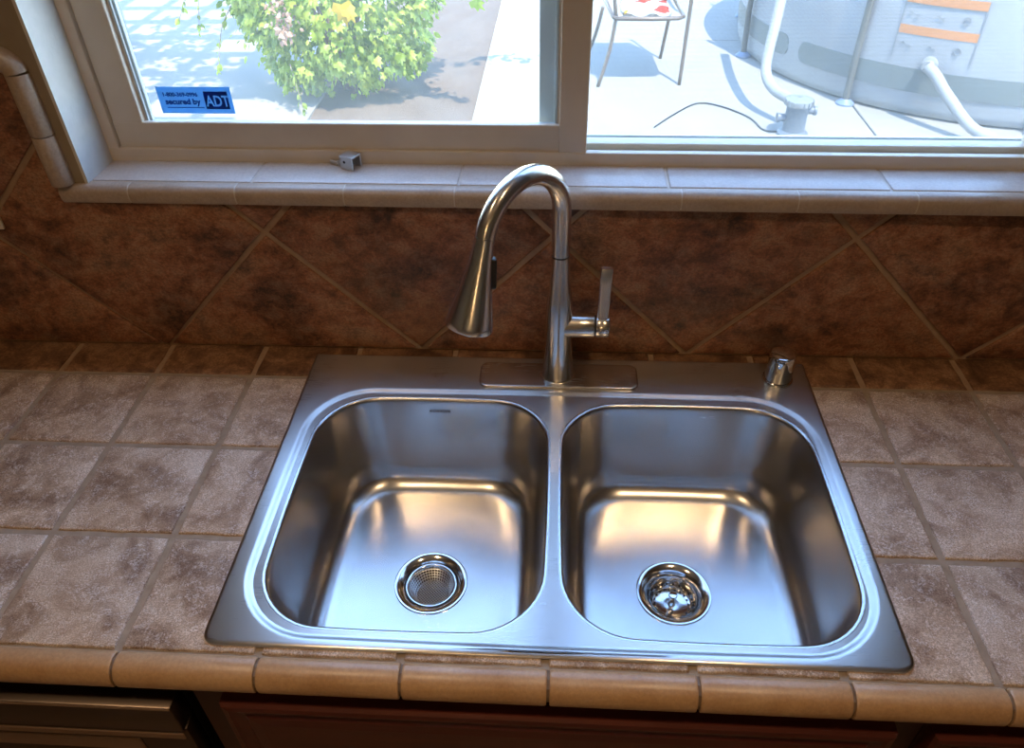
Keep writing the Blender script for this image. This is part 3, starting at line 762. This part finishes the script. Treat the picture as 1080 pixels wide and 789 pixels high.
# ================================================================== OUTSIDE
GZ = -.95
def concrete(name, c1, c2):
    m = Mat(name); co = m.coord(kind='Object'); a = m.noise(co, 1.6, 6, .6); b = m.noise(co, 60, 5, .7)
    col = m.ramp(a, [(.3, c1), (.7, c2)]); col = m.mix(.25, col, m.ramp(b, [(.3, tuple(x * .75 for x in c1)), (.7, tuple(min(1, x * 1.1) for x in c2))]))
    m.set(Base_Color=col, Roughness=.85); m.bump(b, .4, .004); return m.m
M_CONC = concrete('patio_concrete', (.185, .175, .155), (.225, .213, .19))
M_CONC2 = concrete('side_concrete', (.135, .128, .114), (.175, .166, .15))
def dirt_mat():
    m = Mat('dirt'); co = m.coord(); a = m.noise(co, 3, 6, .65); b = m.noise(co, 38, 6, .8); c = m.noise(co, 120, 3, .7)
    col = m.ramp(a, [(.3, (.070, .046, .030)), (.7, (.10, .070, .048))])
    ch = m.ramp(b, [(.58, (0, 0, 0)), (.66, (1, 1, 1))])
    k = m.n.new('ShaderNodeMath'); k.operation = 'MULTIPLY'; k.inputs[1].default_value = .5; m.l.new(ch, k.inputs[0])
    col = m.mix(k.outputs[0], col, (.20, .155, .11)); col = m.mix(.3, col, m.ramp(c, [(.4, (.035, .026, .02)), (.6, (.13, .105, .082))]))
    m.set(Base_Color=col, Roughness=.95); m.bump(m.mix(.5, b, c), 1.0, .012); return m.m
ground = obj('ground', bxm(-14, 14, .21, 16, GZ - .12, GZ - .03), M_CONC2); tag(ground, 'bare ground beneath the backyard paving', 'ground', kind='structure')
o = obj('patio_slab', bxm(-14, -1.55, .21, 16, GZ - .1, GZ - .002, bev=.004), M_CONC2, ground)
for x0, x1, y0, y1 in ((-.53, 1.80, .21, 3.02), (-.53, 1.80, 3.03, 5.075), (-.53, 1.80, 5.085, 8.1), (-.53, 1.80, 8.11, 16), (1.81, 14, .21, 3.02), (1.81, 14, 3.03, 5.075), (1.81, 14, 5.085, 16)):
    obj('patio_slab', bxm(x0, x1, y0, y1, GZ - .1, GZ, bev=.004), M_CONC, ground)
bm = bmesh.new(); n1, n2 = 26, 150
vs = [[bm.verts.new((-1.56 + 1.04 * i / n1, .21 + 15.7 * j / n2, GZ - .014 + .022 * noise.noise(Vector((i * .35, j * .4, 2))))) for i in range(n1 + 1)] for j in range(n2 + 1)]
for j in range(n2):
    for i in range(n1): bm.faces.new((vs[j][i], vs[j][i + 1], vs[j + 1][i + 1], vs[j + 1][i]))
bed = obj('planting_bed', bm, dirt_mat(), None, 179); tag(bed, 'brown dirt strip between the patio and the concrete path', 'dirt', kind='structure')

# --- leaves
def leaf_mat(name, c1, c2, trans=.5):
    m = Mat(name); oi = m.n.new('ShaderNodeAttribute'); oi.attribute_name = 'leafv'
    col = m.ramp(oi.outputs['Fac'], [(0, c1), (1, c2)])
    m.set(Base_Color=col, Roughness=.45)
    tl = m.n.new('ShaderNodeBsdfTranslucent'); m.l.new(col, tl.inputs[0])
    mx = m.n.new('ShaderNodeMixShader'); mx.inputs[0].default_value = trans
    m.l.new(m.b.outputs[0], mx.inputs[1]); m.l.new(tl.outputs[0], mx.inputs[2]); m.l.new(mx.outputs[0], m.o.inputs['Surface'])
    return m.m
M_LEAF = leaf_mat('vine_leaf', (.10, .17, .012), (.34, .42, .05))
M_LEAFY = leaf_mat('yellow_leaf', (.45, .31, .02), (.48, .37, .03))
M_DRY = leaf_mat('dry_flower', (.28, .16, .11), (.38, .26, .19), .3)
M_BARK = noisy('vine_bark', (.16, .12, .085), (.26, .20, .14), 30, .9)
SHAPE = [(0, 0), (.34, -.12), (.50, .22), (.30, .34), (.36, .68), (.12, .62), (0, 1.0), (-.12, .62), (-.36, .68), (-.30, .34), (-.50, .22), (-.34, -.12)]
SIMPLE = [(0, 0), (.26, .28), (.24, .62), (0, 1.0), (-.24, .62), (-.26, .28)]
def leaves(name, items, mat, parent, shape=SHAPE):
    """items: (position, direction, normal, size)"""
    vco, fcs, val = [], [], []
    for p, d, nrm, s in items:
        d = d.normalized(); u = d.cross(nrm)
        if u.length < 1e-4: u = d.orthogonal()
        u.normalize(); w = u.cross(d).normalized(); b0 = len(vco); v = random.random()
        for a, b in shape:
            vco.append(p + u * a * s + d * b * s + w * (-.35 * a * a - .18 * b * b) * s); val.append(v)
        c = len(vco); vco.append(p + d * .42 * s + w * .03 * s); val.append(v)
        k = len(shape)
        for i in range(k): fcs.append((b0 + i, b0 + (i + 1) % k, c))
    me = bpy.data.meshes.new(name); me.from_pydata(vco, [], fcs); me.update()
    at = me.attributes.new('leafv', 'FLOAT', 'POINT'); at.data.foreach_set('value', val)
    me.materials.append(mat); o = bpy.data.objects.new(name, me); C.objects.link(o); o.parent = parent
    o['kind'] = 'stuff'; return o
def rv(): 
    while True:
        v = Vector((random.uniform(-1, 1), random.uniform(-1, 1), random.uniform(-1, 1)))
        if .05 < v.length < 1: return v
bush = thing('vine_bush', 'bright green leafy vine bush growing in the dirt bed outside', 'bush', (-1.42, 4.08, GZ))
items = []; ctr = Vector((0, -.04, .70)); rad = Vector((.68, .50, .76))
for k in range(5600):
    v = rv(); r = v.length; v.normalize(); r = .55 + .45 * r ** .6
    lump = 1 + .22 * noise.noise(v * 2.3 + Vector((3, 1, 7)))
    q = Vector((v.x * rad.x, v.y * rad.y, v.z * rad.z)) * r * lump
    if q.z > .0: q.x *= 1.05
    p = ctr + q
    if p.z < .03: continue
    if noise.noise(p * 4.2) < -.22: continue
    d = (v * .5 + rv() * .6 + Vector((0, 0, -.55))); nn = (v + rv() * .8 + Vector((0, -.2, .7)))
    items.append((p, d, nn, random.uniform(.035, .075)))
leaves('foliage', items, M_LEAF, bush)
items = []
for k in range(1500):                                         # fine narrow leaves through the crown
    v = rv(); v.normalize(); r = random.uniform(.6, 1.08)
    p = ctr + Vector((v.x * rad.x, v.y * rad.y, v.z * rad.z)) * r
    if p.z < .05: continue
    items.append((p, v + rv() * .6 + Vector((0, 0, -.5)), v + rv(), random.uniform(.03, .06)))
leaves('fine_foliage', items, M_LEAF, bush, SIMPLE)
for k in range(7):
    a = k * .9; bm = bmesh.new()
    tube(bm, spline([(random.uniform(-.08, .08), random.uniform(-.06, .06), 0), (.12 * math.cos(a), .1 * math.sin(a), .4), (.3 * math.cos(a), .25 * math.sin(a), .95), (.45 * math.cos(a), .35 * math.sin(a), 1.35)], 5), [.018 - .0007 * i for i in range(16)], 6)
    obj('stem', bm, M_BARK, bush, 179)
# dry flower cluster hanging in front of the crown
items = []
for k in range(170):
    t = random.random(); p = Vector((-.15, -.60, .84 - .36 * t)) + Vector((random.gauss(0, 1), random.gauss(0, 1), 0)) * (.014 + .065 * t * (1.15 - t))
    items.append((p, rv() + Vector((0, 0, -.6)), rv() + Vector((0, -1, .5)), random.uniform(.025, .045)))
leaves('dry_flower_cluster', items, M_DRY, bush, SIMPLE)
leaves('yellow_leaf', [(Vector((.20, -.60, .66)), Vector((.1, 0, -1)), Vector((.1, -1, .5)), .13), (Vector((.23, -.61, .64)), Vector((.5, 0, -1)), Vector((.3, -1, .6)), .09)], M_LEAFY, bush)
# hanging twigs at the left
for k, (x, y, z, dx, dz) in enumerate(((-.60, -.35, .88, -.15, -.42), (-.66, -.25, .80, -.24, -.30), (-.52, -.38, .60, -.16, -.36), (-.20, -.48, .30, .04, -.26))):
    pts = spline([(x, y, z), (x + dx * .5, y - .03, z + dz * .35), (x + dx, y - .03, z + dz)], 6)
    bm = bmesh.new(); tube(bm, pts, [.004 - .0002 * i for i in range(len(pts))], 5); tw = obj('twig', bm, M_BARK, bush, 179)
    leaves('twig_leaves', [(pts[random.randrange(3, len(pts))] + rv() * .012, Vector((dx, random.uniform(-.3, .3), -.8)) + rv() * .5, rv() + Vector((0, -.5, .8)), random.uniform(.03, .06)) for _ in range(13)], M_LEAF, tw, SIMPLE)
# long branch reaching over the path, above the view
pts = spline([(.40, -.15, 1.25), (.85, -.12, 1.38), (1.2, -.05, 1.36), (1.52, .0, 1.30)], 7)
bm = bmesh.new(); tube(bm, pts, [.010 - .0003 * i for i in range(len(pts))], 6); br = obj('branch', bm, M_BARK, bush, 179)
items = []
for k in range(70):
    p = random.choice(pts[3:]); items.append((p + rv() * .10, rv() + Vector((0, 0, -.4)), rv() + Vector((0, 0, 1)), random.uniform(.05, .09)))
leaves('branch_leaves', items, M_LEAF, br)
# low shoot showing at the top edge beside the path
pts = spline([(.55, -.30, .95), (.78, -.45, .86), (.95, -.52, .70)], 6)
bm = bmesh.new(); tube(bm, pts, .006, 6); br = obj('branch', bm, M_BARK, bush, 179)
leaves('branch_leaves', [(random.choice(pts[4:]) + rv() * .07, rv() + Vector((.2, -.2, -.4)), rv() + Vector((0, -.3, 1)), random.uniform(.06, .09)) for _ in range(30)], M_LEAF, br)

# --- pergola casting the striped shade on the left patio
M_PERG = plain('pergola_grey', (.15, .165, .175), .6)
pg = thing('pergola', 'pale post and slatted roof of a pergola over the left patio', 'pergola', (-3.41, 5.0, GZ))
bm = bmesh.new(); box(bm, -.055, .055, -.055, .055, 0, 2.30, .006); obj('post', bm, M_PERG, pg)
for (x, y) in ((0, -3.2), (-3.4, 0), (-3.4, -3.2)):
    bm = bmesh.new(); box(bm, x - .055, x + .055, y - .055, y + .055, 0, 2.30, .006); obj('post', bm, M_PERG, pg)
for x in (0, -3.4):
    bm = bmesh.new(); box(bm, x - .03, x + .03, -3.6, .5, 2.30, 2.44, .004); obj('beam', bm, M_PERG, pg)
for k in range(10):
    bm = bmesh.new(); y = -3.5 + k * .43; box(bm, -3.8, 2.0, y - .045, y + .045, 2.44, 2.53, .004); obj('slat', bm, M_PERG, pg)
for k in range(9):
    bm = bmesh.new(); x = -1.6 + k * .42; box(bm, x - .04, x + .04, -3.6, .5, 2.53, 2.57, .004); obj('slat', bm, M_PERG, pg)
items = []
for k in range(1500):
    x, y = random.uniform(-.2, 2.0), random.uniform(-2.2, -.45)
    if noise.noise(Vector((x * 1.3, y * 1.3, 4))) < -.12: continue
    items.append((Vector((x, y, 2.57 + abs(random.gauss(0, .08)))), rv(), Vector((0, 0, 1)) + rv() * .7, random.uniform(.07, .13)))
leaves('climbing_vine', items, M_LEAF, pg, SIMPLE)

# --- patio chair
M_CHAIR = plain('chair_frame', (.115, .085, .065), .45, .3); M_SLING = noisy('chair_sling', (.22, .20, .18), (.30, .28, .25), 300, .8)
ch = thing('patio_chair', 'brown metal patio chair with a woven sling seat', 'chair', (0, 0, GZ))
LEG = dict(a=(.25, 4.08), b=(.786, 4.12), c=(.712, 4.66), d=(.195, 4.64))
def bar(name, pts, r, par, mat=M_CHAIR, n=8):
    bm = bmesh.new(); tube(bm, spline(pts, 5), r, n); return obj(name, bm, mat, par, 179)
bar('leg', [(.250, 4.08, 0), (.315, 4.115, .22), (.345, 4.14, .415)], .012, ch)
bar('leg', [(.786, 4.12, 0), (.795, 4.13, .30), (.800, 4.14, .62), (.78, 4.22, .66), (.755, 4.58, .64)], .012, ch)
bar('leg', [(.712, 4.66, 0), (.735, 4.62, .25), (.745, 4.60, .42), (.75, 4.70, .92)], .012, ch)
bar('leg', [(.175, 4.60, 0), (.235, 4.42, .24), (.270, 4.36, .42)], .012, ch)
bar('armrest', [(.345, 4.14, .415), (.315, 4.13, .60), (.30, 4.22, .66), (.29, 4.58, .64)], .012, ch)
seat_o = [(.33, 4.13), (.36, 4.105), (.55, 4.095), (.73, 4.105), (.765, 4.14), (.75, 4.56), (.72, 4.60), (.33, 4.60), (.285, 4.55)]
bm = bmesh.new(); tube(bm, [Vector((x, y, .415 + .012 * math.sin((y - 4.1) * 3))) for x, y in seat_o + seat_o[:2]], .013, 8); obj('seat_frame', bm, M_CHAIR, ch, 60)
obj('seat', prism([(x, y) for x, y in seat_o], .405, .420, .003, lambda u, v, h: Vector((u, v, h - .02 * max(0, 1 - ((u - .54) / .22) ** 2) * max(0, 1 - ((v - 4.35) / .24) ** 2)))), M_SLING, ch)
bm = bmesh.new(); box(bm, .30, .74, 4.60, 4.615, .45, .92, .004); obj('backrest', bm, M_SLING, ch)
# towel
def towel_mat():
    m = Mat('towel'); co = m.coord(); v = m.n.new('ShaderNodeTexVoronoi'); v.inputs['Scale'].default_value = 7; m.l.new(co, v.inputs['Vector'])
    sep = m.n.new('ShaderNodeSeparateColor'); m.l.new(v.outputs['Color'], sep.inputs[0])
    r = m.ramp(sep.outputs[0], [(0, (.85, .85, .82)), (.45, (.80, .52, .03)), (.62, (.65, .06, .03)), (.78, (.85, .85, .82)), (.9, (.02, .36, .75))])
    r2 = m.n[r.node.name]; r2.color_ramp.interpolation = 'CONSTANT'
    m.set(Base_Color=r, Roughness=.9); return m.m
bm = bmesh.new(); n1, n2 = 14, 14; vs = []
for j in range(n2 + 1):
    row = []
    for i in range(n1 + 1):
        x = .385 + .30 * i / n1; y = 4.12 + .36 * j / n2
        row.append(bm.verts.new((x + .01 * math.sin(j), y + .012 * math.sin(i * 1.3), .428 + .014 * math.sin(i * .9 + j * .5) + .012 * math.sin(j * 1.4))))
    vs.append(row)
for j in range(n2):
    for i in range(n1): bm.faces.new((vs[j][i], vs[j][i + 1], vs[j + 1][i + 1], vs[j + 1][i]))
bmesh.ops.solidify(bm, geom=bm.faces[:], thickness=.012)
o = obj('towel', bm, towel_mat(), None, 179); o.location = (0, 0, GZ); tag(o, 'colourful crumpled towel lying on the patio chair seat', 'towel')

# --- above-ground pool
M_POOL = noisy('pool_vinyl', (.20, .205, .215), (.23, .235, .245), 3, .5)
M_BAND = plain('pool_band', (.10, .115, .115), .5); M_POST = plain('pool_post', (.07, .067, .06), .5); M_HOSE = plain('pool_hose', (.22, .22, .22), .5)
M_WATER = plain('pool_water', (.06, .30, .42), .05)
PCX, PCY, PR = 2.95, 4.95, 1.63
pool = thing('swimming_pool', 'round grey above-ground swimming pool on the patio', 'pool', (PCX, PCY, GZ))
bm = bmesh.new(); lathe(bm, [(PR - .06, 0), (PR - .012, .015), (PR, .06), (PR + .012, .22), (PR + .016, .45), (PR + .008, .72), (PR - .01, .82), (PR - .04, .84), (PR - .05, .70), (PR - .05, .05)], n=96); obj('wall', bm, M_POOL, pool, 179)
bm = bmesh.new(); lathe(bm, [(PR - .05, .72), (0, .72)], n=64); obj('water', bm, M_WATER, pool)
bm = bmesh.new(); lathe(bm, [(PR - .03 + .025 * math.cos(t), .835 + .025 * math.sin(t)) for t in [k * PI / 4 for k in range(9)]], n=96); obj('top_rail', bm, M_POST, pool, 179)
def on_pool(a, z, d=0.0): 
    r = PR + d + (.012 if z > .2 else .012 * z / .2)
    return Vector((r * math.cos(a), r * math.sin(a), z))
for k in range(10):
    a = math.radians(188.5 + 36 * k - 36); bm = bmesh.new()
    tube(bm, [on_pool(a, 0, .035), on_pool(a, .3, .035), on_pool(a, .82, .02)], .020, 10); po = obj('post', bm, M_POST, pool, 60)
    bm = bmesh.new(); lathe(bm, [(.055, 0), (.055, .010), (.03, .03), (.025, .035)], on_pool(a, 0, .035), 16); obj('foot', bm, plain('foot_pad', (.10, .14, .22), .5) if k == 0 else bpy.data.materials['foot_pad'], po, 40)
def band(a0, a1, z0, z1):
    bm = bmesh.new(); n = 240; top = []; bot = []
    for i in range(n + 1):
        a = math.radians(a0 + (a1 - a0) * i / n); e = min(i, n - i) / n * (a1 - a0) * PR * PI / 180; h = (z1 - z0) / 2
        f = math.sqrt(max(0.04, 1 - max(0, 1 - e / (h * .8)) ** 2))
        zc_ = (z0 + z1) / 2; top.append((a, zc_ + h * f)); bot.append((a, zc_ - h * f))
    rings(bm, [[on_pool(a, z, -.004) for a, z in bot], [on_pool(a, z, .004) for a, z in bot], [on_pool(a, z, .004) for a, z in top], [on_pool(a, z, -.004) for a, z in top]], False)
    return obj('printed_band', bm, M_BAND, pool)
band(150, 206, .145, .275); band(209.5, 300, .145, .275)
# printed warning panel
M_ORANGE = plain('label_orange', (.38, .16, .06), .6); M_INK = plain('label_ink', (.16, .17, .18), .6); M_LBL = plain('label_grey', (.50, .50, .50), .6)
lb = thing('warning_label', 'printed warning panel with orange bars', None); lb.parent = pool
def strip(a0, a1, z0, z1, mat, nm, d=.006):
    bm = bmesh.new(); n = 8; A = [math.radians(a0 + (a1 - a0) * i / n) for i in range(n + 1)]
    rings(bm, [[on_pool(a, z0, d - .003) for a in A], [on_pool(a, z0, d) for a in A], [on_pool(a, z1, d) for a in A], [on_pool(a, z1, d - .003) for a in A]], False)
    return obj(nm, bm, mat, lb)
LA0, LA1 = 231.0, 245.5
strip(LA0, LA1, .615, .66, M_ORANGE, 'orange_bar'); strip(LA0, LA1, .455, .50, M_ORANGE, 'orange_bar')
for a in (LA0, LA1): strip(a - .12, a + .12, .32, .66, M_INK, 'border_line')
for k, a in enumerate((232.5, 233.8, 237.6, 238.4, 242.6)):
    for z in (.40, .56): 
        bm = bmesh.new(); c = on_pool(math.radians(a), z - .012 * (k % 2), .007); w = .018 if k == 4 else .010
        tube(bm, [c + Vector((w * math.cos(t) * .8, -w * math.cos(t) * .5, w * math.sin(t))) for t in ([i * PI / 4 for i in range(9)] if k == 4 else (0, 1.2, 2.6))], .003, 5); obj('icon', bm, M_INK, lb)
# inlet fitting and hoses
bm = bmesh.new(); c = on_pool(math.radians(238.5), .31, .0); nn = Vector((math.cos(math.radians(238.5)), math.sin(math.radians(238.5)), 0))
lathe(bm, [(.045, -.01), (.045, .015), (.03, .02), (.03, .05), (0, .05)], c, 20, M=nn.to_track_quat('Z', 'Y').to_matrix()); obj('inlet_fitting', bm, M_HOSE, pool, 40)
def hose(name, pts, r, label):
    P = spline(pts, 10); bm = bmesh.new(); tube(bm, P, [r * (1 + .05 * (i % 2)) for i in range(len(P))], 12); o = obj(name, bm, M_HOSE, None, 179); tag(o, label, 'hose', 'pool hoses'); return o
i0 = c + Vector((PCX, PCY, GZ)) + nn * .045
hose('pool_hose', [i0, i0 + nn * .03 + Vector((.05, -.03, -.03)), Vector((2.17, 3.36, -.76)), Vector((2.30, 3.20, -.885)), Vector((2.52, 3.02, -.915)), Vector((2.9, 2.85, -.915))], .030, 'pale hose curving from the pool wall inlet down to the ground')
hose('pool_hose', [Vector((1.42, 4.30, .05)), Vector((1.33, 4.02, -.20)), Vector((1.26, 3.82, -.47)), Vector((1.22, 3.70, -.70)), Vector((1.25, 3.58, -.78)), Vector((1.33, 3.44, -.80)), Vector((1.365, 3.38, -.80))], .030, 'pale hose draped over the pool side down to the filter pump')
# filter pump
M_PUMP = plain('pump_grey', (.085, .10, .125), .5); M_PUMPT = plain('pump_cap', (.15, .16, .17), .45)
pu = thing('filter_pump', 'grey cylindrical pool filter pump standing on the patio', 'pump', (1.335, 3.30, GZ))
bm = bmesh.new(); lathe(bm, [(.085, 0), (.085, .015), (.062, .03), (.060, .17), (.064, .175)], n=28, cap0=True); obj('body', bm, M_PUMP, pu, 40)
bm = bmesh.new(); lathe(bm, [(.064, .172), (.076, .175), (.078, .19), (.074, .205), (.050, .212), (.012, .215), (.010, .224), (0, .225)], n=28); obj('lid', bm, M_PUMPT, pu, 40)
for k in range(18):
    a = k / 18 * 2 * PI; bm = bmesh.new(); box(bm, -.004, .004, -.003, .003, .176, .203); 
    for v in bm.verts: v.co = Matrix.Rotation(a, 3, 'Z') @ (v.co + Vector((.078, 0, 0)))
    obj('grip_rib', bm, M_PUMPT, bpy.data.objects[[o.name for o in pu.children if o.name.startswith('lid')][0]])
for s, z in ((-1, .10), (1, .14)):
    bm = bmesh.new(); tube(bm, [(s * .05, 0, z), (s * .095, 0, z)], .020, 14); tube(bm, [(s * .09, 0, z), (s * .105, 0, z)], .026, 14); obj('port', bm, M_PUMP, pu, 40)
pts = [(.559, 3.389), (.690, 3.581), (.856, 3.769), (.995, 3.722), (1.136, 3.54), (1.184, 3.353), (1.27, 3.33)]
bm = bmesh.new(); tube(bm, spline([(x, y, GZ + .006) for x, y in pts], 8), .005, 6); o = obj('power_cord', bm, M_BLACK, None, 179); tag(o, 'thin black cord snaking across the sunny patio to the pump', 'cord')
